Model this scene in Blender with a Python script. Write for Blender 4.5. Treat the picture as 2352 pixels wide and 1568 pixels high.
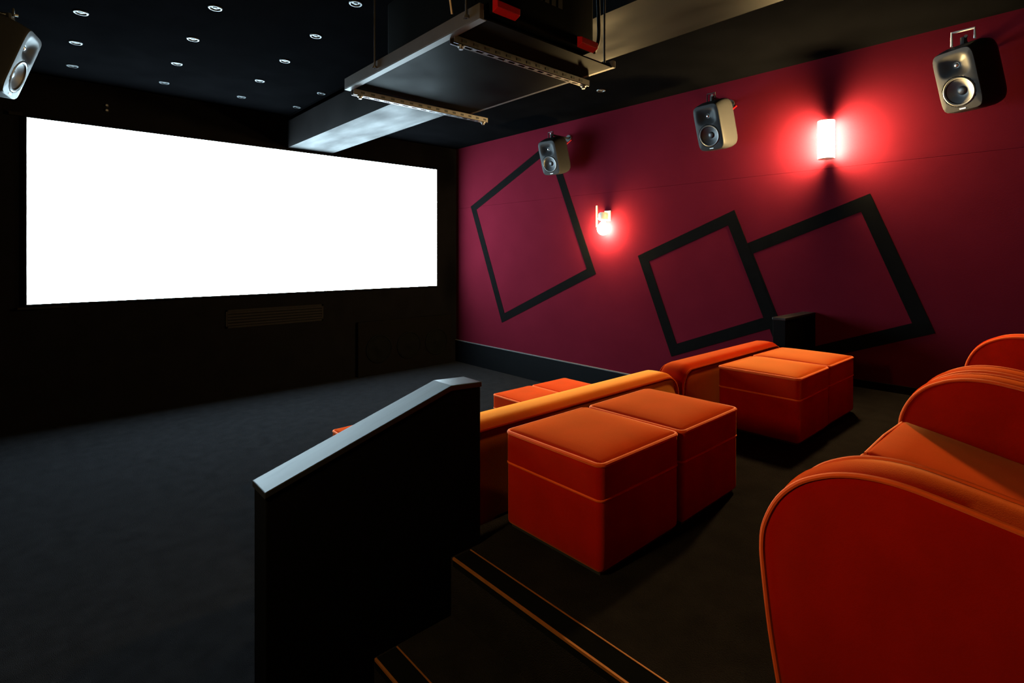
import bpy, bmesh, math, random
from mathutils import Vector, Matrix
random.seed(7)
for o in list(bpy.data.objects):
    bpy.data.objects.remove(o)
scene = bpy.context.scene
C = scene.collection

# ------------------------------------------------------------------ camera, world, exposure
ZC = 1.96                                   # camera height above the lower floor
cam_d = bpy.data.cameras.new('camera')
cam_d.sensor_width = 36.0
cam_d.lens = 36.0 * 1222.0 / 2352.0
cam_d.shift_y = -199.0 / 2352.0
cam_d.clip_start = 0.02
cam = bpy.data.objects.new('camera', cam_d)
C.objects.link(cam)
cam.location = (0, 0, ZC)
cam.rotation_euler = (math.radians(90), 0, math.radians(-41.97))
scene.camera = cam

world = bpy.data.worlds.new('dark_room')
scene.world = world
world.use_nodes = True
world.node_tree.nodes['Background'].inputs[0].default_value = (0, 0, 0, 1)
world.node_tree.nodes['Background'].inputs[1].default_value = 0.0

vs = scene.view_settings
vs.view_transform = 'Standard'
vs.look = 'None'
vs.exposure = 0.7
vs.gamma = 1.0
vs.use_curve_mapping = False

SCREEN_RGB = (0.61, 0.86, 1.0)
SCREEN_STRENGTH = 17.0
LAMP_RGB = (1.0, 0.70, 0.29)
CYL_STRENGTH = 880.0
SIDE_STRENGTH = 120.0          # the lamp on the left wall
BULB_STRENGTH = 640.0
try:
    scene.cycles.max_bounces = 4
    scene.cycles.diffuse_bounces = 1
    scene.cycles.glossy_bounces = 2
    scene.cycles.adaptive_threshold = 0.05
    scene.cycles.caustics_reflective = False
    scene.cycles.caustics_refractive = False
except Exception:
    pass

# ------------------------------------------------------------------ materials
def mat(name, rgb, rough=0.6, metal=0.0, noise=0.0, nscale=20.0, bump=0.0, bscale=200.0,
        spec=0.5, sheen=0.0, sheen_tint=None, rough_var=0.0, stretch=None, coat=0.0):
    m = bpy.data.materials.new(name)
    m.use_nodes = True
    nt = m.node_tree
    b = nt.nodes['Principled BSDF']
    b.inputs['Base Color'].default_value = (*rgb, 1)
    b.inputs['Roughness'].default_value = rough
    b.inputs['Metallic'].default_value = metal
    b.inputs['Specular IOR Level'].default_value = spec
    b.inputs['Coat Weight'].default_value = coat
    if sheen:
        b.inputs['Sheen Weight'].default_value = sheen
        b.inputs['Sheen Roughness'].default_value = 0.5
        b.inputs['Sheen Tint'].default_value = (*(sheen_tint or (1, 1, 1)), 1)
    tc = nt.nodes.new('ShaderNodeTexCoord')
    src = tc.outputs['Object']
    if stretch:
        mp = nt.nodes.new('ShaderNodeMapping')
        mp.inputs['Scale'].default_value = stretch
        nt.links.new(src, mp.inputs['Vector'])
        src = mp.outputs['Vector']
    if noise or rough_var:
        n = nt.nodes.new('ShaderNodeTexNoise')
        n.inputs['Scale'].default_value = nscale
        n.inputs['Detail'].default_value = 3
        nt.links.new(src, n.inputs['Vector'])
        if noise:
            r = nt.nodes.new('ShaderNodeValToRGB')
            r.color_ramp.elements[0].position = 0.3
            r.color_ramp.elements[1].position = 0.7
            r.color_ramp.elements[0].color = (*[max(0, v * (1 - noise)) for v in rgb], 1)
            r.color_ramp.elements[1].color = (*[min(1, v * (1 + noise)) for v in rgb], 1)
            nt.links.new(n.outputs['Fac'], r.inputs['Fac'])
            nt.links.new(r.outputs['Color'], b.inputs['Base Color'])
        if rough_var:
            mr = nt.nodes.new('ShaderNodeMapRange')
            mr.inputs['From Min'].default_value = 0.3
            mr.inputs['From Max'].default_value = 0.7
            mr.inputs['To Min'].default_value = rough - rough_var
            mr.inputs['To Max'].default_value = rough + rough_var
            nt.links.new(n.outputs['Fac'], mr.inputs['Value'])
            nt.links.new(mr.outputs['Result'], b.inputs['Roughness'])
    if bump:
        n2 = nt.nodes.new('ShaderNodeTexNoise')
        n2.inputs['Scale'].default_value = bscale
        n2.inputs['Detail'].default_value = 2
        nt.links.new(tc.outputs['Object'], n2.inputs['Vector'])
        bp = nt.nodes.new('ShaderNodeBump')
        bp.inputs['Strength'].default_value = bump
        bp.inputs['Distance'].default_value = 0.01
        nt.links.new(n2.outputs['Fac'], bp.inputs['Height'])
        nt.links.new(bp.outputs['Normal'], b.inputs['Normal'])
    return m

def emit(name, rgb, strength):
    m = bpy.data.materials.new(name)
    m.use_nodes = True
    nt = m.node_tree
    b = nt.nodes['Principled BSDF']
    b.inputs['Base Color'].default_value = (0.8, 0.8, 0.8, 1)
    b.inputs['Emission Color'].default_value = (*rgb, 1)
    b.inputs['Emission Strength'].default_value = strength
    return m

M = dict(
    red_wall=mat('red_wall_paint', (0.053, 0.0038, 0.0082), 0.75, noise=0.06, nscale=3, bump=0.06, bscale=120, spec=0.0),
    black_wall=mat('black_wall_paint', (0.0032, 0.003, 0.0036), 0.9, noise=0.15, nscale=4, bump=0.1, bscale=90, spec=0.0),
    ceiling=mat('black_ceiling_paint', (0.0014, 0.0014, 0.0016), 0.85, noise=0.15, nscale=3, bump=0.1, bscale=80, spec=0.0),
    beam=mat('dark_beam_paint', (0.0055, 0.0048, 0.0048), 0.52, noise=0.25, nscale=1.6, rough_var=0.08, stretch=(3, 1, 1), spec=0.017),
    carpet=mat('charcoal_carpet', (0.0080, 0.0080, 0.0088), 0.95, noise=0.18, nscale=9, bump=0.7, bscale=260, spec=0.0),
    tier_carpet=mat('brown_black_carpet', (0.012, 0.0102, 0.0098), 0.95, noise=0.18, nscale=9, bump=0.7, bscale=260, spec=0.0),
    black_trim=mat('black_trim', (0.0025, 0.0025, 0.0028), 0.6, noise=0.1, nscale=8, spec=0.03),
    partition=mat('black_partition_paint', (0.002, 0.002, 0.002), 0.7, noise=0.1, nscale=6, bump=0.05, bscale=60, spec=0.02),
    cap=mat('charcoal_cap_paint', (0.009, 0.0095, 0.010), 0.36, noise=0.2, nscale=4, rough_var=0.06, stretch=(1, 8, 1), spec=0.20),
    black_paint=mat('matt_black_band_paint', (0.003, 0.003, 0.003), 0.9, noise=0.1, nscale=10, spec=0.0),
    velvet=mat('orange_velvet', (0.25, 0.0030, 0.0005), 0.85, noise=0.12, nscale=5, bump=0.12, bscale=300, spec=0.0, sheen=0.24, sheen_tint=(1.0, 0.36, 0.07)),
    velvet_lit_lid=mat('orange_velvet_lamplit', (0.25, 0.0035, 0.0006), 0.85, noise=0.12, nscale=5, bump=0.12, bscale=300, spec=0.0, sheen=0.42, sheen_tint=(1.0, 0.42, 0.07)),  # same velvet, lamplight on the far lids painted in as extra sheen
    velvet_lit_back=mat('orange_velvet_lit_back', (0.27, 0.004, 0.0006), 0.85, noise=0.12, nscale=5, bump=0.12, bscale=300, spec=0.0, sheen=0.9, sheen_tint=(1.0, 0.42, 0.07)),  # same velvet, bright light on the front sofa back painted in by sheen
    piping=mat('orange_piping', (0.52, 0.055, 0.005), 0.7, noise=0.06, nscale=20, spec=0.03, sheen=0.35, sheen_tint=(1.0, 0.5, 0.2)),
    plinth=mat('black_plinth', (0.01, 0.01, 0.01), 0.6, noise=0.1),
    grey_enamel=mat('grey_speaker_enamel', (0.015, 0.015, 0.016), 0.42, noise=0.04, nscale=30, spec=0.05),
    rubber=mat('black_rubber', (0.012, 0.012, 0.013), 0.45, noise=0.1, spec=0.5),
    cone=mat('dark_speaker_cone', (0.02, 0.02, 0.022), 0.5, noise=0.1, nscale=40, spec=0.5),
    tweeter=mat('metal_tweeter_dome', (0.7, 0.7, 0.72), 0.3, metal=1.0, noise=0.03),
    bracket=mat('black_bracket', (0.012, 0.012, 0.012), 0.4, noise=0.1, spec=0.5),
    silver=mat('brushed_silver_metal', (0.35, 0.34, 0.34), 0.38, metal=1.0, noise=0.06, nscale=30),
    zinc=mat('zinc_strut_metal', (0.30, 0.28, 0.28), 0.36, metal=1.0, noise=0.12, nscale=25),
    tray=mat('dark_tray_sheet_metal', (0.0032, 0.003, 0.003), 0.42, metal=0.0, spec=0.004, noise=0.2, nscale=3, rough_var=0.08),
    bar=mat('aluminium_side_bar', (0.06, 0.050, 0.047), 0.5, metal=0.4, noise=0.08, nscale=15),
    projector=mat('black_projector_plastic', (0.0012, 0.0012, 0.0012), 0.6, noise=0.1, spec=0.02),
    red_plastic=mat('red_plastic', (0.26, 0.003, 0.004), 0.4, noise=0.05, spec=0.15),
    cable_black=mat('black_cable', (0.008, 0.008, 0.008), 0.5, noise=0.1),
    cable_brown=mat('tan_cable', (0.36, 0.24, 0.15), 0.5, noise=0.1),
    downlight=mat('dull_grey_downlight_metal', (0.05, 0.055, 0.058), 0.5, metal=0.6, noise=0.06, nscale=30),
    brass=mat('bronze_edge_metal', (0.34, 0.115, 0.022), 0.5, metal=0.5, noise=0.1, nscale=30),
    nosing=mat('black_nosing_rubber', (0.004, 0.004, 0.004), 0.9, noise=0.1, spec=0.0),
    lamp_white=mat('white_lamp_metal', (0.45, 0.44, 0.42), 0.4, noise=0.03),
    brass_strip=mat('yellow_metal_strip', (0.7, 0.5, 0.15), 0.4, metal=0.6, noise=0.05),
    screen=emit('lit_white_screen', SCREEN_RGB, SCREEN_STRENGTH),
    glow_cyl=emit('lit_opal_cylinder', LAMP_RGB, CYL_STRENGTH),
    bass_board=mat('black_cabinet_board', (0.0032, 0.0028, 0.0028), 0.85, noise=0.1, spec=0.0),
    glow_side=emit('lit_opal_cylinder_dimmed', LAMP_RGB, SIDE_STRENGTH),
    lip=mat('grey_baseboard_edge', (0.06, 0.06, 0.063), 0.5, noise=0.1, spec=0.2),
    vent=mat('dark_vent_metal', (0.010, 0.0088, 0.009), 0.8, noise=0.1, spec=0.0),
    bass=mat('black_cone_board', (0.003, 0.003, 0.003), 0.9, noise=0.2, spec=0.0),
    glow_bulb=emit('lit_bulb_glass', LAMP_RGB, BULB_STRENGTH),
)

# ------------------------------------------------------------------ mesh helpers
class MB:
    def __init__(self):
        self.v = []; self.f = []
    def box(self, x0, x1, y0, y1, z0, z1):
        n = len(self.v)
        self.v += [(x, y, z) for z in (z0, z1) for y in (y0, y1) for x in (x0, x1)]
        self.f += [tuple(n + i for i in q) for q in ((0, 2, 3, 1), (4, 5, 7, 6), (0, 1, 5, 4), (2, 6, 7, 3), (0, 4, 6, 2), (1, 3, 7, 5))]
        return self
    def prism(self, pts, axis, a0, a1):
        """pts: 2-D outline; axis 0: (y,z) outline along x; 1: (x,z) along y; 2: (x,y) along z"""
        n = len(self.v); k = len(pts)
        for a in (a0, a1):
            for p, q in pts:
                self.v.append((a, p, q) if axis == 0 else (p, a, q) if axis == 1 else (p, q, a))
        self.f.append(tuple(range(n, n + k))); self.f.append(tuple(range(n + 2 * k - 1, n + k - 1, -1)))
        for i in range(k):
            j = (i + 1) % k
            self.f.append((n + i, n + k + i, n + k + j, n + j))
        return self
    def tube(self, pts, r, seg=8, closed=False):
        P = [Vector(p) for p in pts]
        m = len(P); n = len(self.v)
        up = None
        rings = []
        for i in range(m):
            if closed:
                t = (P[(i + 1) % m] - P[i - 1])
            else:
                t = P[min(i + 1, m - 1)] - P[max(i - 1, 0)]
            t.normalize()
            if up is None:
                up = t.orthogonal().normalized()
            up = (up - t * up.dot(t))
            if up.length < 1e-6:
                up = t.orthogonal()
            up.normalize()
            w = t.cross(up)
            rings.append([tuple(P[i] + r * (math.cos(2 * math.pi * s / seg) * up + math.sin(2 * math.pi * s / seg) * w)) for s in range(seg)])
        for rg in rings:
            self.v += rg
        for i in range(m if closed else m - 1):
            a = n + i * seg; b = n + ((i + 1) % m) * seg
            # closed loops in a plane keep their frame, so rings match up
            for s in range(seg):
                s2 = (s + 1) % seg
                self.f.append((a + s, a + s2, b + s2, b + s))
        if not closed:
            self.f.append(tuple(n + s for s in reversed(range(seg))))
            self.f.append(tuple(n + (m - 1) * seg + s for s in range(seg)))
        return self
    def lathe(self, prof, c=(0, 0, 0), axis=2, seg=24):
        """prof: list of (radius, height along the axis)"""
        n = len(self.v); k = len(prof)
        for s in range(seg):
            a = 2 * math.pi * s / seg
            for r, h in prof:
                p = [0, 0, 0]
                p[axis] = h; p[(axis + 1) % 3] = r * math.cos(a); p[(axis + 2) % 3] = r * math.sin(a)
                self.v.append((p[0] + c[0], p[1] + c[1], p[2] + c[2]))
        for s in range(seg):
            s2 = (s + 1) % seg
            for i in range(k - 1):
                self.f.append((n + s * k + i, n + s2 * k + i, n + s2 * k + i + 1, n + s * k + i + 1))
        return self
    def rbox(self, x0, x1, y0, y1, z0, z1, r, n_mid=6, puff=0.0, n_c=3, puff_side=0.0):
        """rounded box; puff lifts the top into a cushion"""
        c = ((x0 + x1) / 2, (y0 + y1) / 2, (z0 + z1) / 2)
        h = ((x1 - x0) / 2, (y1 - y0) / 2, (z1 - z0) / 2)
        def samples(a):
            rr = min(r, a)
            out = [-a + rr * i / n_c for i in range(n_c)]
            out += [-(a - rr) + 2 * (a - rr) * i / n_mid for i in range(n_mid)]
            out += [(a - rr) + rr * i / n_c for i in range(n_c + 1)]
            return out
        S = [samples(a) for a in h]
        idx = {}
        def vert(i, j, k):
            key = (i, j, k)
            if key in idx:
                return idx[key]
            p = Vector((S[0][i], S[1][j], S[2][k]))
            q = Vector([max(-h[a] + min(r, h[a]), min(h[a] - min(r, h[a]), p[a])) for a in range(3)])
            d = p - q
            if d.length > 1e-9:
                p = q + d.normalized() * r
            u = p.x / h[0]; v = p.y / h[1]; w = p.z / h[2]
            if puff and w > 0:
                p.z += puff * max(0, 1 - u ** 4) * max(0, 1 - v ** 4) * w
            if puff_side:
                p.y += (1 if v > 0 else -1) * puff_side * abs(v) * max(0, 1 - u ** 4) * max(0, 1 - w ** 4)
            idx[key] = len(self.v)
            self.v.append((p.x + c[0], p.y + c[1], p.z + c[2]))
            return idx[key]
        L = [len(s) - 1 for s in S]
        for a in range(3):
            b, d = (a + 1) % 3, (a + 2) % 3
            for side in (0, L[a]):
                for i in range(L[b]):
                    for j in range(L[d]):
                        q = []
                        for (di, dj) in ((0, 0), (1, 0), (1, 1), (0, 1)):
                            t = [0, 0, 0]; t[a] = side; t[b] = i + di; t[d] = j + dj
                            q.append(vert(*t))
                        self.f.append(tuple(q) if side else tuple(reversed(q)))
        return self
    def build(self, name, m, parent=None, smooth=False, bevel=0.0, origin=(0, 0, 0)):
        me = bpy.data.meshes.new(name)
        ox, oy, oz = origin
        me.from_pydata([(x - ox, y - oy, z - oz) for x, y, z in self.v], [], self.f)
        bm = bmesh.new(); bm.from_mesh(me)
        bmesh.ops.recalc_face_normals(bm, faces=bm.faces)
        if bevel:
            es = [e for e in bm.edges if len(e.link_faces) == 2 and e.calc_face_angle(0) > 0.6]
            bmesh.ops.bevel(bm, geom=es, offset=bevel, segments=2, affect='EDGES', profile=0.5)
        bm.to_mesh(me); bm.free()
        if smooth:
            me.polygons.foreach_set('use_smooth', [True] * len(me.polygons))
            try:
                me.set_sharp_from_angle(angle=math.radians(40))
            except Exception:
                pass
        me.materials.append(M[m] if isinstance(m, str) else m)
        o = bpy.data.objects.new(name, me)
        C.objects.link(o)
        if parent is not None:
            o.parent = parent
        else:
            o.location = origin
        return o

def tag(o, label=None, cat=None, group=None, kind=None):
    if label: o['label'] = label
    if cat: o['category'] = cat
    if group: o['group'] = group
    if kind: o['kind'] = kind
    return o
def empty(name, loc=(0, 0, 0), rot=(0, 0, 0)):
    o = bpy.data.objects.new(name, None)
    o.empty_display_size = 0.1
    C.objects.link(o)
    o.location = loc
    o.rotation_euler = rot
    return o
def copy_tree(o, parent=None):
    c = o.copy(); C.objects.link(c)
    if parent is not None: c.parent = parent
    for ch in [x for x in bpy.data.objects if x.parent == o]:
        copy_tree(ch, c)
    return c
def struct(name, mb, m, label=None, **k):
    o = mb.build(name, m, **k)
    return tag(o, label, None, None, 'structure')

# ------------------------------------------------------------------ the room
WX, LX = 5.82, -0.49          # right wall, left wall
SY, BY = 8.01, -2.6           # screen wall, back wall
ZL, ZR = ZC + 2.03, ZC + 1.95 # ceiling left and right of the beam
TIER = ZC - 1.25
RISE = TIER / 3.0
BX0, BX1, BZ = 2.76, 3.43, ZC + 1.565

struct('floor', MB().box(LX - 0.2, WX + 0.2, BY - 0.2, SY + 0.2, -0.2, 0), 'carpet', 'charcoal carpeted floor in front of the screen')
struct('wall_front', MB().box(LX - 0.2, WX + 0.2, SY, SY + 0.2, 0, ZL), 'black_wall', 'matt black wall behind the bright screen')
struct('wall_left', MB().box(LX - 0.2, LX, BY, SY, 0, ZL), 'black_wall', 'left side wall of the cinema')
struct('wall_back', MB().box(LX - 0.2, WX + 0.2, BY - 0.2, BY, 0, ZL), 'black_wall', 'rear wall of the cinema behind the back row')
JZ = ZC + 0.85
wr = struct('wall_right', MB().box(WX + 0.012, WX + 0.2, BY, SY, 0, ZL), 'red_wall', 'crimson painted side wall with black square outlines')
MB().box(WX, WX + 0.012, BY, SY, 0, JZ - 0.0012).build('wall_panel', 'red_wall', wr)
MB().box(WX, WX + 0.012, BY, SY, JZ + 0.0012, ZR).build('wall_panel', 'red_wall', wr)
struct('ceiling', MB().box(LX - 0.2, BX0, BY - 0.2, SY + 0.2, ZL, ZL + 0.2).box(BX0, WX + 0.2, BY - 0.2, SY + 0.2, ZR, ZR + 0.28), 'ceiling', 'black ceiling with rows of small round downlights')
struct('trim_1', MB().box(BX0, BX1, BY, SY, BZ, ZR + 0.05), 'beam', 'boxed ceiling beam running from the screen wall over the seats')
# high black baseboard along the red wall
bb = struct('baseboard_right', MB().box(WX - 0.022, WX, 2.04, SY, 0, 0.385), 'black_trim', 'tall black baseboard under the red wall')
MB().box(WX - 0.030, WX, 2.04, SY, 0.385, 0.397).build('top_lip', 'lip', bb)
struct('baseboard_tier', MB().box(WX - 0.02, WX, BY, 1.90, TIER, TIER + 0.07), 'black_trim', 'low black baseboard on the seating platform')

# seating platform with two steps down on the left
SX = [1.285, 0.935, 0.585]
plat = struct('floor_platform', MB().box(SX[0], WX, BY, 1.925, 0, TIER), 'tier_carpet', 'dark carpeted seating platform')
st1 = struct('floor_step', MB().box(SX[1], SX[0], BY, 1.80, 0, 2 * RISE), 'tier_carpet', 'upper dark carpeted step beside the platform')
st2 = struct('floor_step', MB().box(SX[2], SX[1], BY, 1.80, 0, RISE), 'tier_carpet', 'lower dark carpeted step beside the platform')
for par, x, z in ((plat, SX[0], TIER), (st1, SX[1], 2 * RISE), (st2, SX[2], RISE)):
    ns = MB().box(x + 0.004, x + 0.086, BY, 1.79, z, z + 0.003).build('nosing', 'nosing', par)
    MB().box(x - 0.004, x + 0.004, BY, 1.79, z - 0.004, z + 0.005).build('front_edge', 'brass', ns)
    MB().box(x - 0.003, x, BY, 1.79, z - 0.030, z - 0.004).build('front_lip', 'nosing', ns)
    MB().box(x + 0.086, x + 0.091, BY, 1.79, z, z + 0.005).build('rear_edge', 'brass', ns)

# ------------------------------------------------------------------ partitions
def z(r): return ZC + r
p = empty('partition', (1.0, 1.87, 0))
o0 = (1.0, 1.87, 0)
prof = [(0.557, 0.0), (1.44, 0.0), (1.44, z(-0.570)), (1.285, z(-0.562)), (0.557, z(-0.785))]
MB().prism(prof, 1, 1.805, 1.928).build('wall_body', 'partition', p, bevel=0.004, origin=o0)
cap = [(0.552, z(-0.787)), (0.552, z(-0.765)), (1.284, z(-0.540)), (1.444, z(-0.549)), (1.444, z(-0.571)), (1.284, z(-0.563))]
MB().prism(cap, 1, 1.800, 1.932).build('top_cap', 'cap', p, bevel=0.003, origin=o0)
tag(p, 'black half-height partition with sloping top beside the steps', 'partition')
p = empty('partition', (5.45, 1.975, TIER))
o0 = (5.45, 1.975, TIER)
MB().box(5.07, WX - 0.001, 1.928, 2.04, 0.0, z(-0.597)).build('wall_body', 'partition', p, bevel=0.004, origin=o0)
MB().box(5.066, WX - 0.001, 1.926, 2.044, z(-0.597), z(-0.575)).build('top_cap', 'cap', p, bevel=0.003, origin=o0)
tag(p, 'short black half-height partition against the red wall behind the far ottomans', 'partition')

# ------------------------------------------------------------------ screen
sx0, sx1, sz0, sz1 = -0.055, 5.357, z(-0.55), z(1.52)
s = empty('projection_screen', ((sx0 + sx1) / 2, SY - 0.03, sz0))
o0 = tuple(s.location)
MB().box(sx0, sx1, SY - 0.045, SY - 0.025, sz0, sz1).build('screen_surface', 'screen', s, origin=o0)
fr = MB()
fr.box(sx0 - 0.018, sx0, SY - 0.05, SY, sz0 - 0.018, sz1 + 0.018).box(sx1, sx1 + 0.018, SY - 0.05, SY, sz0 - 0.018, sz1 + 0.018)
fr.box(sx0, sx1, SY - 0.05, SY, sz1, sz1 + 0.018).box(sx0, sx1, SY - 0.05, SY, sz0 - 0.018, sz0)
fr.build('frame', 'black_trim', s, origin=o0)
MB().box(-0.13, 0.30, SY - 0.06, SY, sz0 - 0.055, sz0 - 0.03).build('bottom_bracket', 'beam', s, origin=o0)
MB().box(-0.20, -0.09, SY - 0.05, SY, sz1 + 0.01, sz1 + 0.045).build('top_bracket', 'beam', s, origin=o0)
tag(s, 'wide glowing white projection screen on the black wall', 'screen')

# two tiny fittings above the screen
for dz, w in ((1.79, 'upper'), (1.732, 'lower')):
    b = MB()
    b.lathe([(0.0, -0.03), (0.012, -0.03), (0.016, -0.022), (0.02, -0.008), (0.02, 0.0)], (0.654, SY, z(dz)), axis=1, seg=14)
    tag(b.build('wall_fitting', 'silver', origin=(0.654, SY, z(dz)), smooth=True), w + ' of two tiny round fittings on the black wall above the screen', 'fitting', 'fittings above the screen')

# vent below the screen
vx0, vx1, vz0, vz1 = 1.95, 3.305, z(-1.005), z(-0.755)
v = empty('wall_vent', ((vx0 + vx1) / 2, SY, vz0)); o0 = tuple(v.location)
MB().box(vx0, vx1, SY - 0.012, SY, vz0, vz0 + 0.025).box(vx0, vx1, SY - 0.012, SY, vz1 - 0.025, vz1).box(vx0, vx0 + 0.025, SY - 0.012, SY, vz0, vz1).box(vx1 - 0.025, vx1, SY - 0.012, SY, vz0, vz1).build('frame', 'vent', v, origin=o0)
MB().box(vx0 + 0.02, vx1 - 0.02, SY - 0.002, SY, vz0 + 0.02, vz1 - 0.02).build('backing', 'black_trim', v, origin=o0)
for i in range(5):
    zz = vz0 + 0.038 + i * 0.040
    MB().prism([(SY - 0.020, zz), (SY - 0.017, zz - 0.003), (SY - 0.003, zz + 0.018), (SY - 0.006, zz + 0.021)], 0, vx0 + 0.02, vx1 - 0.02).build('slat', 'vent', v, origin=o0)
tag(v, 'long dark slatted air vent on the black wall below the screen', 'vent')

# low cabinet with round cones under the right end of the screen
qx0, qx1, qz1 = 3.85, 5.68, z(-1.08)
q = empty('bass_cabinet', ((qx0 + qx1) / 2, SY - 0.03, 0)); o0 = tuple(q.location)
MB().box(qx0, qx1, SY - 0.06, SY - 0.001, 0.0, qz1).build('cabinet_front', 'bass_board', q, bevel=0.006, origin=o0)
for cx_ in (4.22, 4.78, 5.34):
    cc = (cx_, SY - 0.06, 0.42)
    ring = MB().lathe([(0.235, 0.0), (0.235, -0.012), (0.215, -0.016), (0.205, -0.006)], cc, axis=1, seg=32).build('woofer_rim', 'bass', q, smooth=True, origin=o0)
    MB().lathe([(0.208, -0.006), (0.17, -0.004), (0.07, -0.0015), (0.06, -0.008), (0.0, -0.012)], cc, axis=1, seg=32).build('woofer_cone', 'bass', ring, smooth=True, origin=o0)
tag(q, 'wide black low cabinet with round speaker cones at the foot of the screen wall', 'speaker')

# ------------------------------------------------------------------ ceiling downlights
dl = empty('downlight', (0, 0, 0))
MB().lathe([(0.050, 0.0), (0.054, -0.004), (0.050, -0.010), (0.040, -0.011), (0.036, -0.006), (0.036, 0.0)], seg=24).build('trim_ring', 'downlight', dl, smooth=True)
MB().lathe([(0.036, -0.001), (0.028, -0.002), (0.0, -0.002)], seg=24).build('lens', 'rubber', dl, smooth=True)
MB().lathe([(0.017, -0.002), (0.017, -0.007), (0.010, -0.009), (0.0, -0.009)], seg=16).build('lamp', 'downlight', dl, smooth=True)
ords = ['first', 'second', 'third', 'fourth', 'fifth']
first = True
for ri, (yy, cols) in enumerate(((7.40, (0.31, 1.145, 1.985, 2.69)), (6.57, (0.30, 1.13, 1.96, 2.69)), (5.725, (0.295, 1.115, 1.955)), (4.88, (1.11, 1.945)), (4.035, (1.933,)))):
    for ci, xx in enumerate(cols):
        o = dl if first else copy_tree(dl)
        first = False
        o.location = (xx, yy, ZL)
        col = ci + (1 if ri == 3 else 2 if ri == 4 else 0)
        tag(o, ('small silver ceiling downlight, %s row from the screen, %s column from the left' % (ords[ri], ords[col])), 'downlight', 'ceiling downlights')
o = copy_tree(dl); o.location = (5.0, 3.98, ZR)
tag(o, 'lone small ceiling downlight on the right, near the red wall', 'downlight', 'ceiling downlights')

# ------------------------------------------------------------------ black square outlines on the red wall
def square(A, B, C_, D, w, th, label):
    pts = [Vector(p) for p in (A, B, C_, D)]
    n = 4
    inner = []
    ctr = sum(pts, Vector((0, 0))) / 4
    for i in range(4):
        e1 = (pts[i] - pts[i - 1]).normalized(); e2 = (pts[(i + 1) % 4] - pts[i]).normalized()
        inner.append(pts[i] + (e2 - e1) * w)
    t = empty('wall_outline', (WX, ctr.x, ctr.y))
    o0 = tuple(t.location)
    for i in range(4):
        j = (i + 1) % 4
        b = MB()
        x0, x1 = WX - th, WX
        poly = [pts[i], pts[j], inner[j], inner[i]]
        b.prism([(q_.x, q_.y) for q_ in poly], 0, x0, x1)
        b.build('band', 'black_paint', t, origin=o0)
    return tag(t, label, 'wall decoration', 'black square outlines on the red wall')
def wz(pts): return [(a, ZC + b) for a, b in pts]
square(*wz([(7.571, 0.862), (6.72, -1.134), (4.723, -0.264), (5.574, 1.732)]), 0.125, 0.004, 'large tilted black square outline on red wall nearest the screen')
square(*wz([(4.032, -0.013), (3.545, -1.248), (2.274, -0.745), (2.756, 0.501)]), 0.128, 0.004, 'middle tilted black square outline above the front sofa')
square(*wz([(2.714, 0.087), (2.226, -1.168), (0.975, -0.681), (1.46, 0.574)]), 0.128, 0.003, 'rightmost tilted black square outline, below the cylinder wall lamp')

# ------------------------------------------------------------------ speakers
SW, SH = 0.30, 0.48
def se(u, v, n=7.0):
    """square -> superellipse"""
    m = max(abs(u), abs(v))
    if m < 1e-9: return 0.0, 0.0
    k = m / ((abs(u) ** n + abs(v) ** n) ** (1 / n))
    return u * k, v * k
def smooth(t):
    t = max(0, min(1, t)); return t * t * (3 - 2 * t)
WGC, WOC, WOR = 0.118, -0.085, 0.118
def baffle_mesh():
    b = MB(); nu, nv = 44, 64
    for j in range(nv + 1):
        for i in range(nu + 1):
            u, v_ = se(-1 + 2 * i / nu, -1 + 2 * j / nv)
            x, zz = u * (SW / 2 - 0.006), v_ * (SH / 2 - 0.006)
            y = -0.006 * (1 - max(abs(u), abs(v_)) ** 4)
            rho = (abs(x / 0.122) ** 3.5 + abs((zz - WGC) / 0.095) ** 3.5) ** (1 / 3.5)
            y += 0.040 * smooth((1 - rho) / 0.85)
            r = math.hypot(x, zz - WOC)
            y += 0.055 * smooth((WOR - r) / 0.008)
            b.v.append((x, y, zz))
    for j in range(nv):
        for i in range(nu):
            a = j * (nu + 1) + i
            b.f.append((a, a + 1, a + nu + 2, a + nu + 1))
    return b
def cabinet_mesh():
    b = MB(); seg = 64
    secs = [(0.0, 0.006, 0.006), (0.004, 0.002, 0.002), (0.012, 0.0, 0.0), (0.06, -0.002, -0.012), (0.13, -0.003, -0.022), (0.20, -0.002, -0.024), (0.27, 0.004, -0.014),
            (0.31, 0.016, 0.006), (0.335, 0.04, 0.034), (0.345, 0.075, 0.07)]
    for y, ins, inz in secs:
        for s_ in range(seg):
            a = 2 * math.pi * s_ / seg
            ca, sa = math.cos(a), math.sin(a)
            n = 7.0
            k = (abs(ca) ** n + abs(sa) ** n) ** (-1 / n)
            b.v.append((ca * k * (SW / 2 - ins), y, sa * k * (SH / 2 - inz)))
    for i in range(len(secs) - 1):
        for s_ in range(seg):
            s2 = (s_ + 1) % seg
            b.f.append((i * seg + s_, i * seg + s2, (i + 1) * seg + s2, (i + 1) * seg + s_))
    b.f.append(tuple((len(secs) - 1) * seg + s_ for s_ in range(seg)))
    return b
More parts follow.
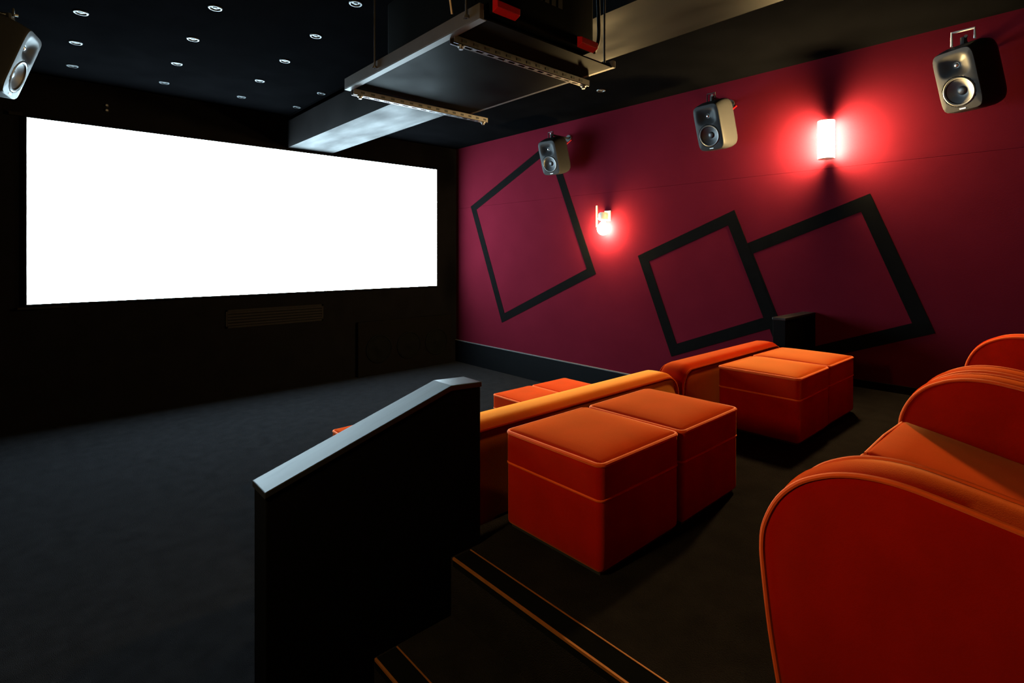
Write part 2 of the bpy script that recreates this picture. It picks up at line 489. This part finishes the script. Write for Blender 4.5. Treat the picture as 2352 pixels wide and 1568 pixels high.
def make_speaker():
    r = empty('loudspeaker')
    cb = cabinet_mesh().build('cabinet', 'grey_enamel', r, smooth=True)
    bf = baffle_mesh().build('front_baffle', 'grey_enamel', r, smooth=True)
    wf = MB().lathe([(0.117, 0.004), (0.116, -0.004), (0.108, -0.009), (0.099, -0.006), (0.093, 0.004)], (0, 0, WOC), axis=1, seg=40).build('woofer', 'rubber', r, smooth=True)
    MB().lathe([(0.094, 0.003), (0.06, 0.024), (0.036, 0.036), (0.032, 0.036)], (0, 0, WOC), axis=1, seg=40).build('cone', 'cone', wf, smooth=True)
    MB().lathe([(0.036, 0.036), (0.030, 0.027), (0.016, 0.022), (0.0, 0.021)], (0, 0, WOC), axis=1, seg=32).build('dust_cap', 'rubber', wf, smooth=True)
    tw = MB().lathe([(0.017, 0.036), (0.014, 0.028), (0.007, 0.024), (0.0, 0.023)], (0, 0, WGC), axis=1, seg=20).build('tweeter', 'tweeter', r, smooth=True)
    MB().lathe([(0.026, 0.035), (0.024, 0.031), (0.017, 0.033)], (0, 0, WGC), axis=1, seg=24).build('tweeter_surround', 'rubber', tw, smooth=True)
    MB().rbox(-0.022, 0.022, -0.003, 0.002, -0.226, -0.216, 0.001, 1, n_c=1).build('badge', 'silver', r)
    return r
sp = make_speaker()
spk = [
    ((5.39, 5.22, z(1.36)), 19.0, -82.3, WX, 'grey loudspeaker on red wall nearest the screen, over the large black square'),
    ((5.33, 2.81, z(1.35)), 18.0, -95.0, WX, 'grey loudspeaker on red wall between the bare bulb and cylinder lamp'),
    ((5.39, 0.77, z(1.365)), 18.0, -115.0, WX, 'grey loudspeaker at far right above the sofa arms, beside the cylinder lamp'),
    ((-0.056, 5.10, z(1.335)), 18.6, 75.6, LX, 'grey loudspeaker at top left, lit pale blue by the screen'),
]
for i, (loc, tilt, yaw, wallx, lab) in enumerate(spk):
    o = sp if i == 0 else copy_tree(sp)
    o.location = loc
    for ch in [x for x in bpy.data.objects if x.parent == o]:
        ch.rotation_euler = (math.radians(tilt), 0, math.radians(yaw))
    tag(o, lab, 'speaker', 'loudspeakers on the side walls')
for i, (loc, tilt, yaw, wallx, lab) in enumerate(spk):
    o = [x for x in C.objects if x.get('label') == lab][0]
    Mx = Matrix.Translation(loc) @ Matrix.Rotation(math.radians(yaw), 4, 'Z') @ Matrix.Rotation(math.radians(tilt), 4, 'X')
    def L(pw): return tuple(Vector(pw) - Vector(loc))
    top = Mx @ Vector((0, 0.16, SH / 2 + 0.012))
    sgn = 1 if wallx > 0 else -1
    # mounting bracket: block on the cabinet top, hoop, arm back to a wall plate
    b = MB()
    b.tube([L(top), L(top + Vector((0, 0, 0.06)))], 0.022, 10)
    b.tube([L(top + Vector((0, 0, 0.05))), L(Vector((wallx, top.y, top.z + 0.05)))], 0.013, 8)
    br = b.build('bracket', 'bracket', o)
    wp = MB()
    wx = wallx - sgn * 0.012
    wp.tube([L((wx, top.y, top.z + 0.05)), L((wallx, top.y, top.z + 0.05))], 0.05, 20)
    wp.build('wall_plate', 'bracket', br)
    hp = MB()
    c0 = top + Vector((-sgn * 0.02, 0, 0.0))
    dy, hz, hr = (0.07, 0.11, 0.0095) if i == 2 else (0.045, 0.085, 0.007)
    hp.tube([L(c0 + Vector((0, dy, 0.0))), L(c0 + Vector((0, dy, hz))), L(c0 + Vector((0, -dy, hz))), L(c0 + Vector((0, -dy, 0.03)))], hr, 6)
    hp.build('hoop', 'lamp_white' if i == 2 else 'bracket', br)
    bo = MB()
    bo.tube([L(c0 + Vector((-sgn * 0.008, -0.02, 0.055))), L(c0 + Vector((-sgn * 0.026, -0.02, 0.055)))], 0.011, 10)
    bo.build('bolt', 'silver', br)
    # red cable from the rear of the cabinet to the wall
    r0 = Mx @ Vector((-0.04 * sgn, 0.24, 0.14))
    w0 = Vector((wallx, r0.y - 0.10, r0.z + 0.10))
    pts = []
    for k in range(9):
        t = k / 8
        pp = r0.lerp(w0, t) + Vector((0, 0, -0.05 * math.sin(math.pi * t)))
        pts.append(L(pp))
    MB().tube(pts, 0.008, 6).build('cable', 'red_plastic', o, smooth=True)

# ------------------------------------------------------------------ wall lamps
def cylinder_lamp(x, y, zz, sgn, label, glow='glow_cyl'):
    r = empty('wall_lamp', (x, y, zz))
    R_, hh = 0.072, 0.182
    cx_ = -sgn * 0.100
    MB().lathe([(R_ - 0.004, -hh), (R_, -hh + 0.006), (R_, hh - 0.006), (R_ - 0.004, hh)], (cx_, 0, 0), seg=40).build('shade', glow, r, smooth=True)
    for s_ in (-1, 1):
        MB().lathe([(0.0, s_ * (hh + 0.004)), (R_ - 0.002, s_ * (hh + 0.004)), (R_ + 0.001, s_ * (hh - 0.002)), (R_ - 0.006, s_ * (hh - 0.004)), (0.0, s_ * (hh - 0.004))], (cx_, 0, 0), seg=40).build('end_cap', 'lamp_white', r, smooth=True)
    a, b_ = sorted((0.0, -sgn * 0.036))
    MB().box(a, b_, -0.045, 0.045, -hh * 0.96, hh * 0.96).build('mount', 'lamp_white', r, bevel=0.003)
    return tag(r, label, 'wall lamp', 'wall lamps')
cylinder_lamp(WX, 1.80, z(1.115), 1, 'lit white cylinder lamp on the red wall above the black squares')
cylinder_lamp(LX, 1.45, z(0.32), -1, 'lit white cylinder lamp on the left wall beside the camera', 'glow_side')

def bulb_lamp(x, y, zz, sgn, label, glow='glow_bulb'):
    r = empty('wall_lamp', (x, y, zz))
    cx_ = -sgn * 0.105
    MB().lathe([(0.0, -0.095), (0.032, -0.089), (0.060, -0.070), (0.077, -0.040), (0.082, -0.008), (0.074, 0.028), (0.052, 0.058), (0.032, 0.076), (0.022, 0.095)], (cx_, 0, 0), seg=24).build('bulb', glow, r, smooth=True)
    MB().lathe([(0.0, 0.215), (0.045, 0.212), (0.062, 0.195), (0.066, 0.17), (0.066, 0.115), (0.045, 0.105), (0.018, 0.10)], (cx_, 0, 0), seg=28).build('holder', 'lamp_white', r, smooth=True)
    a, b_ = sorted((0.0, cx_))
    MB().box(a, b_, -0.022, 0.022, 0.15, 0.19).build('arm', 'lamp_white', r, bevel=0.003)
    a, b_ = sorted((-0.0 * sgn, -sgn * 0.015))
    MB().box(a, b_, -0.05, 0.05, 0.10, 0.24).build('wall_plate', 'lamp_white', r, bevel=0.003)
    MB().box(cx_ - 0.004, cx_ + 0.004, 0.098, 0.120, 0.02, 0.31).build('strip', 'brass_strip', r)
    MB().tube([(cx_, 0.0, 0.14), (cx_, 0.118, 0.14)], 0.005, 6).build('strip_arm', 'brass_strip', r)
    return tag(r, label, 'wall lamp', 'wall lamps')
bulb_lamp(WX, 4.515, z(0.36), 1, 'bare glowing bulb lamp with white holder on the red wall')

# ------------------------------------------------------------------ ottomans
def rrect(x0, x1, y0, y1, r, zz, seg=5):
    pts = []
    for cx_, cy_, a0 in ((x1 - r, y1 - r, 0), (x0 + r, y1 - r, 90), (x0 + r, y0 + r, 180), (x1 - r, y0 + r, 270)):
        for k in range(seg + 1):
            a = math.radians(a0 + 90 * k / seg)
            pts.append((cx_ + r * math.cos(a), cy_ + r * math.sin(a), zz))
    return pts
OW, OD, OH, LID = 0.562, 0.553, 0.45, 0.152
def make_ottoman():
    r = empty('ottoman')
    hx, hy = OW / 2, OD / 2
    MB().box(-hx + 0.02, hx - 0.02, -hy + 0.02, hy - 0.02, 0, 0.02).build('plinth', 'plinth', r)
    MB().rbox(-hx, hx, -hy, hy, 0.012, OH - LID + 0.03, 0.026, 4).build('base', 'velvet', r, smooth=True)
    lid = MB().rbox(-hx - 0.0015, hx + 0.0015, -hy - 0.0015, hy + 0.0015, OH - LID - 0.03, OH - 0.004, 0.027, 10, puff=0.017)
    # flat lower edge: everything under the seam is pushed up to it
    lid.v = [(x, y, max(zz, OH - LID)) for x, y, zz in lid.v]
    lid = lid.build('lid', 'velvet', r, smooth=True)
    MB().tube(rrect(-hx + 0.002, hx - 0.002, -hy + 0.002, hy - 0.002, 0.028, OH - 0.015), 0.0092, 8, closed=True).build('piping', 'piping', lid, smooth=True)
    MB().tube(rrect(-hx + 0.001, hx - 0.001, -hy + 0.001, hy - 0.001, 0.026, OH - LID), 0.0058, 8, closed=True).build('piping', 'piping', lid, smooth=True)
    return r
ot = make_ottoman()
spots = [
    (1.902, 1.568, TIER, 0.0, 'nearest orange velvet ottoman with red lit side, beside the sloping partition'),
    (2.487, 1.568, TIER, 0.6, 'orange velvet ottoman to the right of the nearest one, shaded side'),
    (3.985, 1.600, TIER, 0.0, 'bright orange ottoman on the left of the far pair under the cylinder lamp'),
    (4.572, 1.605, TIER, -0.4, 'bright orange ottoman on the right of the far pair, nearest the red wall'),
    (4.005, 4.175, 0.0, 0.0, 'front row ottoman seen over the front sofa, left of two'),
    (4.590, 4.170, 0.0, 0.0, 'front row ottoman seen over the front sofa, right of two'),
    (2.205, 4.195, 0.0, 0.0, 'front row ottoman with only its corner showing over the sloping partition'),
]
for i, (x, y, zz, a, lab) in enumerate(spots):
    o = ot if i == 0 else copy_tree(ot)
    o.location = (x, y, zz)
    o.rotation_euler = (0, 0, math.radians(a))
    tag(o, lab, 'ottoman', 'velvet ottomans')
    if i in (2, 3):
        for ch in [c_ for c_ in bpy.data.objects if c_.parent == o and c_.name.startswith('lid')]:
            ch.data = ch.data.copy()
            ch.data.materials[0] = M['velvet_lit_lid']  # far lids get the velvet copy with lamplight painted in

# ------------------------------------------------------------------ sofas
# local frame: front edge of the arms at y=0.66, back towards -y, floor at z=0, x from 0 to width
ARM = [(0.610, 0.03), (0.636, 0.18), (0.655, 0.34), (0.660, 0.42), (0.650, 0.485), (0.615, 0.562), (0.562, 0.622), (0.500, 0.660), (0.445, 0.680),
       (0.385, 0.690), (0.318, 0.690), (0.230, 0.678), (0.112, 0.658), (-0.05, 0.635), (-0.22, 0.615), (-0.30, 0.03)]
def spline(pts, per=3):
    out = []
    n = len(pts)
    for i in range(n - 1):
        p0, p1, p2, p3 = pts[max(i - 1, 0)], pts[i], pts[i + 1], pts[min(i + 2, n - 1)]
        for k in range(per):
            t = k / per
            out.append(tuple(0.5 * ((2 * p1[a]) + (-p0[a] + p2[a]) * t + (2 * p0[a] - 5 * p1[a] + 4 * p2[a] - p3[a]) * t * t + (-p0[a] + 3 * p1[a] - 3 * p2[a] + p3[a]) * t ** 3) for a in (0, 1)))
    out.append(pts[-1])
    return out
AT = 0.20
def arm_mesh(x0, x1):
    prof_ = spline(ARM[:15], 3) + [ARM[15]]
    b = MB(); k = len(prof_)
    ctr = (0.2, 0.35)
    # side faces bulge slightly towards the middle: rings at the edge and inset
    def ring(x, ins):
        base = len(b.v)
        for y, zz in prof_:
            d = Vector((ctr[0] - y, ctr[1] - zz)); d = d.normalized() * min(ins, d.length)
            b.v.append((x, y + d.x, max(0.0, zz + d.y)))
        return base
    xs = [(x0 - 0.014, 0.22), (x0 - 0.012, 0.10), (x0 - 0.004, 0.03), (x0, 0.010), (x0 + 0.008, 0.0), (x0 + AT * 0.3, -0.010), ((x0 + x1) / 2, -0.013),
          (x1 - AT * 0.3, -0.010), (x1 - 0.008, 0.0), (x1, 0.010), (x1 + 0.004, 0.03), (x1 + 0.012, 0.10), (x1 + 0.014, 0.22)]
    rings = [ring(x, i_) for x, i_ in xs]
    for a, c in zip(rings, rings[1:]):
        for i in range(k):
            j = (i + 1) % k
            b.f.append((a + i, a + j, c + j, c + i))
    b.f.append(tuple(rings[0] + i for i in range(k))); b.f.append(tuple(rings[-1] + i for i in reversed(range(k))))
    return b
def back_slab(w, y0, y1, z0, z1, r):
    """upright slab with rounded upper corners and a crowned top edge"""
    outline = [(0.0, z0)]
    outline += [(0.0 + r - r * math.cos(math.radians(a)), z1 - r + r * math.sin(math.radians(a))) for a in range(0, 91, 10)]
    outline += [(0.1 * w + (0.8 * w) * t / 10, z1) for t in range(0, 11)]
    outline += [(w - r + r * math.sin(math.radians(a)), z1 - r + r * math.cos(math.radians(a))) for a in range(0, 91, 10)]
    outline.append((w, z0))
    return outline
def make_sofa(name, w, back_h, back_mat):
    r = empty(name)
    for x0 in (0.0, w - AT):
        arm = arm_mesh(x0 + 0.014, x0 + AT - 0.014).build('arm', 'velvet', r, smooth=True)
        pr = spline(ARM[:15], 4)
        for xe in (x0 + 0.014, x0 + AT - 0.014):
            MB().tube([(xe, y, zz) for y, zz in pr], 0.0075, 8).build('piping', 'piping', arm, smooth=True)
    # base under the cushions
    MB().rbox(AT - 0.01, w - AT + 0.01, -0.28, 0.625, 0.03, 0.33, 0.02, 4).build('seat_base', 'velvet', r, smooth=True)
    # two seat cushions sloping gently to the back
    xm = w * 0.535
    for a, b_ in ((AT + 0.002, xm - 0.002), (xm + 0.002, w - AT - 0.002)):
        m = MB().rbox(a, b_, -0.16, 0.655, 0.335, 0.455, 0.03, 8, puff=0.012)
        m.v = [(x, y, zz - 0.22 * max(0.0, 0.62 - y) * min(1, (zz - 0.33) / 0.12 + 0.4)) for x, y, zz in m.v]
        cu = m.build('seat_cushion', 'velvet', r, smooth=True)
        MB().tube([(a + 0.01, 0.645, 0.446), ((a + b_) / 2, 0.650, 0.450), (b_ - 0.01, 0.645, 0.446)], 0.006, 8).build('piping', 'piping', cu, smooth=True)
        MB().tube([(a + 0.01, 0.652, 0.36), (b_ - 0.01, 0.652, 0.36)], 0.006, 8).build('piping', 'piping', cu, smooth=True)
    # backrest: outer shell and two cushions
    ol = back_slab(w, 0, 0, 0.03, back_h - 0.035, 0.13)
    y0, y1 = -0.44, -0.235
    b = MB(); k = len(ol); cz = back_h * 0.5
    secs = [(y0 - 0.004, 0.06), (y0, 0.012), (y0 + 0.008, 0.0), (y0 + 0.018, -0.018), (y0 + 0.038, -0.028), (y0 + 0.07, -0.031), ((y0 + y1) / 2, -0.032), (y1 - 0.07, -0.031), (y1 - 0.038, -0.028), (y1 - 0.018, -0.018), (y1 - 0.008, 0.0), (y1, 0.012), (y1 + 0.004, 0.06)]
    for y, ins in secs:
        for x, zz in ol:
            dx = (1 if x < w / 2 else -1) * min(1.0, max(0.0, 1 - min(x, w - x) / 0.13)) * ins * 0.7
            f = max(0.0, min(1.0, (zz - (back_h - 0.24)) / 0.2))
            b.v.append((x + dx, y, zz - ins * f))
    for i in range(len(secs) - 1):
        for j in range(k):
            j2 = (j + 1) % k
            b.f.append((i * k + j, i * k + j2, (i + 1) * k + j2, (i + 1) * k + j))
    b.f.append(tuple(range(k))); b.f.append(tuple((len(secs) - 1) * k + j for j in reversed(range(k))))
    bk = b.build('backrest', back_mat, r, smooth=True)
    for y in (y0 + 0.002, y1 - 0.002):
        MB().tube([(x, y, zz) for x, zz in ol], 0.008, 8).build('piping', 'velvet', bk, smooth=True)
    for a, b_ in ((AT + 0.004, xm - 0.003), (xm + 0.003, w - AT - 0.004)):
        m = MB().rbox(a, b_, -0.228, -0.05, 0.40, back_h - 0.17, 0.05, 8, puff_side=0.02)
        m.v = [(x, y - 0.10 * max(0, zz - 0.4) * (1 if y > -0.14 else 0), zz) for x, y, zz in m.v]
        m.build('back_cushion', 'velvet', r, smooth=True)
    for x in (0.05, w - 0.11):
        for y in (-0.36, 0.50):
            MB().box(x, x + 0.06, y, y + 0.06, 0, 0.035).build('foot', 'plinth', r)
    return r
for x, w, yo, zz, bh, back_mat, lab in (
        (1.55, 1.76, 0.0, TIER, 1.10, 'velvet', 'nearest back row velvet sofa with its big red side panel at right'),
        (3.365, 1.78, 0.0, TIER, 1.10, 'velvet', 'far back row velvet sofa, its arms beyond the nearest one'),
        (1.25, 2.035, 2.39, 0.0, 1.168, 'velvet_lit_back', 'front row sofa seen from behind, with bright orange top edge'),
        (3.350, 1.68, 2.39, 0.0, 1.185, 'velvet', 'far front row sofa seen from behind, nearest the red wall')):
    s = make_sofa('sofa', w, bh, back_mat)
    s.location = (x, yo, zz)
    tag(s, lab, 'sofa', 'velvet two-seat sofas')

# ------------------------------------------------------------------ projector shelf and projector
TZ = z(1.10)
t = empty('projector_shelf', (2.05, 2.64, TZ)); o0 = tuple(t.location)
MB().box(1.56, 2.535, 1.94, 3.36, TZ + 0.004, TZ + 0.012).build('bottom_plate', 'tray', t, origin=o0)
MB().box(1.535, 1.56, 1.93, 3.37, TZ - 0.002, TZ + 0.068).build('side_bar', 'bar', t, bevel=0.002, origin=o0)
MB().box(1.535, 1.575, 1.93, 3.37, TZ - 0.006, TZ - 0.002).build('bar_flange', 'bar', t, origin=o0)
MB().box(2.535, 2.56, 1.93, 3.37, TZ + 0.004, TZ + 0.045).build('side_bar', 'bar', t, bevel=0.002, origin=o0)
def strut(x0, x1, y):
    b = MB()
    h, w_ = 0.040, 0.040
    z1_, z0_ = TZ + 0.003, TZ + 0.003 - h
    b.box(x0, x1, y - w_ / 2, y - w_ / 2 + 0.003, z0_, z1_).box(x0, x1, y + w_ / 2 - 0.003, y + w_ / 2, z0_, z1_).box(x0, x1, y - w_ / 2, y + w_ / 2, z1_ - 0.003, z1_)
    b.box(x0, x1, y - w_ / 2, y - 0.011, z0_, z0_ + 0.003).box(x0, x1, y + 0.011, y + w_ / 2, z0_, z0_ + 0.003)
    o = b.build('strut', 'zinc', t, origin=o0)
    n = int((x1 - x0) / 0.075)
    for i in range(n):
        xx = x0 + 0.05 + i * 0.075
        m = MB()
        m.box(xx, xx + 0.028, y - w_ / 2 - 0.0008, y - w_ / 2, z0_ + 0.013, z0_ + 0.027)
        m.build('slot', 'rubber', o, origin=o0)
        m = MB()
        m.box(xx, xx + 0.030, y - 0.0105, y + 0.0105, z0_ + 0.0005, z0_ + 0.0015)
        m.build('slot', 'rubber', o, origin=o0)
    for xx in (x0 + 0.055, x1 - 0.035):
        MB().lathe([(0.0, -0.058), (0.011, -0.058), (0.011, -0.046), (0.019, -0.046), (0.019, -0.040), (0.0, -0.040)], (xx, y, TZ + 0.003), seg=12).build('bolt', 'zinc', o, origin=o0)
strut(1.575, 2.72, 3.335)
strut(1.565, 2.61, 2.19)
for xx, yy, rm in ((1.525, 2.93, 'zinc'), (1.525, 2.02, 'zinc'), (2.57, 2.93, 'cable_black'), (2.57, 2.02, 'cable_black')):
    MB().tube([(xx, yy, TZ + 0.02), (xx, yy, ZL)], 0.006, 8).build('hanging_rod', rm, t, origin=o0)
    MB().lathe([(0.0, 0.0), (0.014, 0.0), (0.014, 0.012), (0.0, 0.012)], (xx, yy, TZ + 0.02), seg=10).build('nut', 'zinc', t, origin=o0)
tag(t, 'hanging metal projector shelf on rods with two slotted struts', 'shelf')

pr = empty('projector', (1.98, 2.40, TZ + 0.012)); o0 = tuple(pr.location)
PX0, PX1, PY0, PY1, PZ0, PZ1 = 1.60, 2.345, 1.915, 2.92, TZ + 0.037, TZ + 0.43
MB().rbox(PX0, PX1, PY0, PY1, PZ0, PZ1, 0.02, 4).build('body', 'projector', pr, smooth=True, origin=o0)
for xx in (PX0 + 0.06, PX1 - 0.10):
    for yy in (PY0 + 0.10, PY1 - 0.12):
        MB().lathe([(0.0, 0.0), (0.022, 0.0), (0.022, 0.028), (0.0, 0.028)], (xx, yy, TZ + 0.012), seg=14).build('foot', 'rubber', pr, origin=o0)
MB().lathe([(0.055, 0.0), (0.075, 0.02), (0.078, 0.09), (0.066, 0.10), (0.060, 0.07), (0.0, 0.05)], ((PX0 + PX1) / 2, PY1 - 0.005, TZ + 0.24), axis=1, seg=28).build('lens', 'rubber', pr, smooth=True, origin=o0)
for xa, xb, zz in ((1.60, 1.745, TZ + 0.066), (2.20, 2.335, TZ + 0.060)):
    MB().prism([(PY0 - 0.035, zz - 0.015), (PY0 - 0.035, zz + 0.018), (PY0 + 0.002, zz + 0.03), (PY0 + 0.002, zz - 0.03)], 0, xa, xb).build('latch', 'red_plastic', pr, bevel=0.003, origin=o0)
for i in range(6):
    MB().box(PX0 + 0.2 + i * 0.05, PX0 + 0.23 + i * 0.05, PY0 - 0.002, PY0 + 0.001, PZ0 + 0.16, PZ0 + 0.30).build('vent_slot', 'rubber', pr, origin=o0)
tag(pr, 'black projector with red latches sitting on the hanging shelf', 'projector')

def cable(pts, r, m, label):
    P = spline3(pts)
    o = MB().tube(P, r, 8).build('cable', m, smooth=True)
    return tag(o, label, 'cable', 'projector cables')
def spline3(pts, per=6):
    out = []
    n = len(pts)
    for i in range(n - 1):
        p0, p1, p2, p3 = [Vector(pts[k]) for k in (max(i - 1, 0), i, i + 1, min(i + 2, n - 1))]
        for k in range(per):
            t_ = k / per
            out.append(0.5 * (2 * p1 + (p2 - p0) * t_ + (2 * p0 - 5 * p1 + 4 * p2 - p3) * t_ ** 2 + (3 * p1 - p0 - 3 * p2 + p3) * t_ ** 3))
    out.append(Vector(pts[-1]))
    return out
cable([(2.36, 1.93, TZ + 0.045), (2.40, 1.93, TZ + 0.12), (2.415, 1.94, TZ + 0.25), (2.41, 1.95, TZ + 0.5), (2.42, 2.0, ZL)], 0.011, 'cable_black', 'black cable hanging down beside the projector to its right')
cable([(1.50, 2.10, TZ + 0.06), (1.485, 2.10, TZ + 0.15), (1.475, 2.11, TZ + 0.3), (1.47, 2.12, TZ + 0.6), (1.48, 2.15, ZL)], 0.005, 'cable_brown', 'thin tan cable dropping to the bar left of the projector')
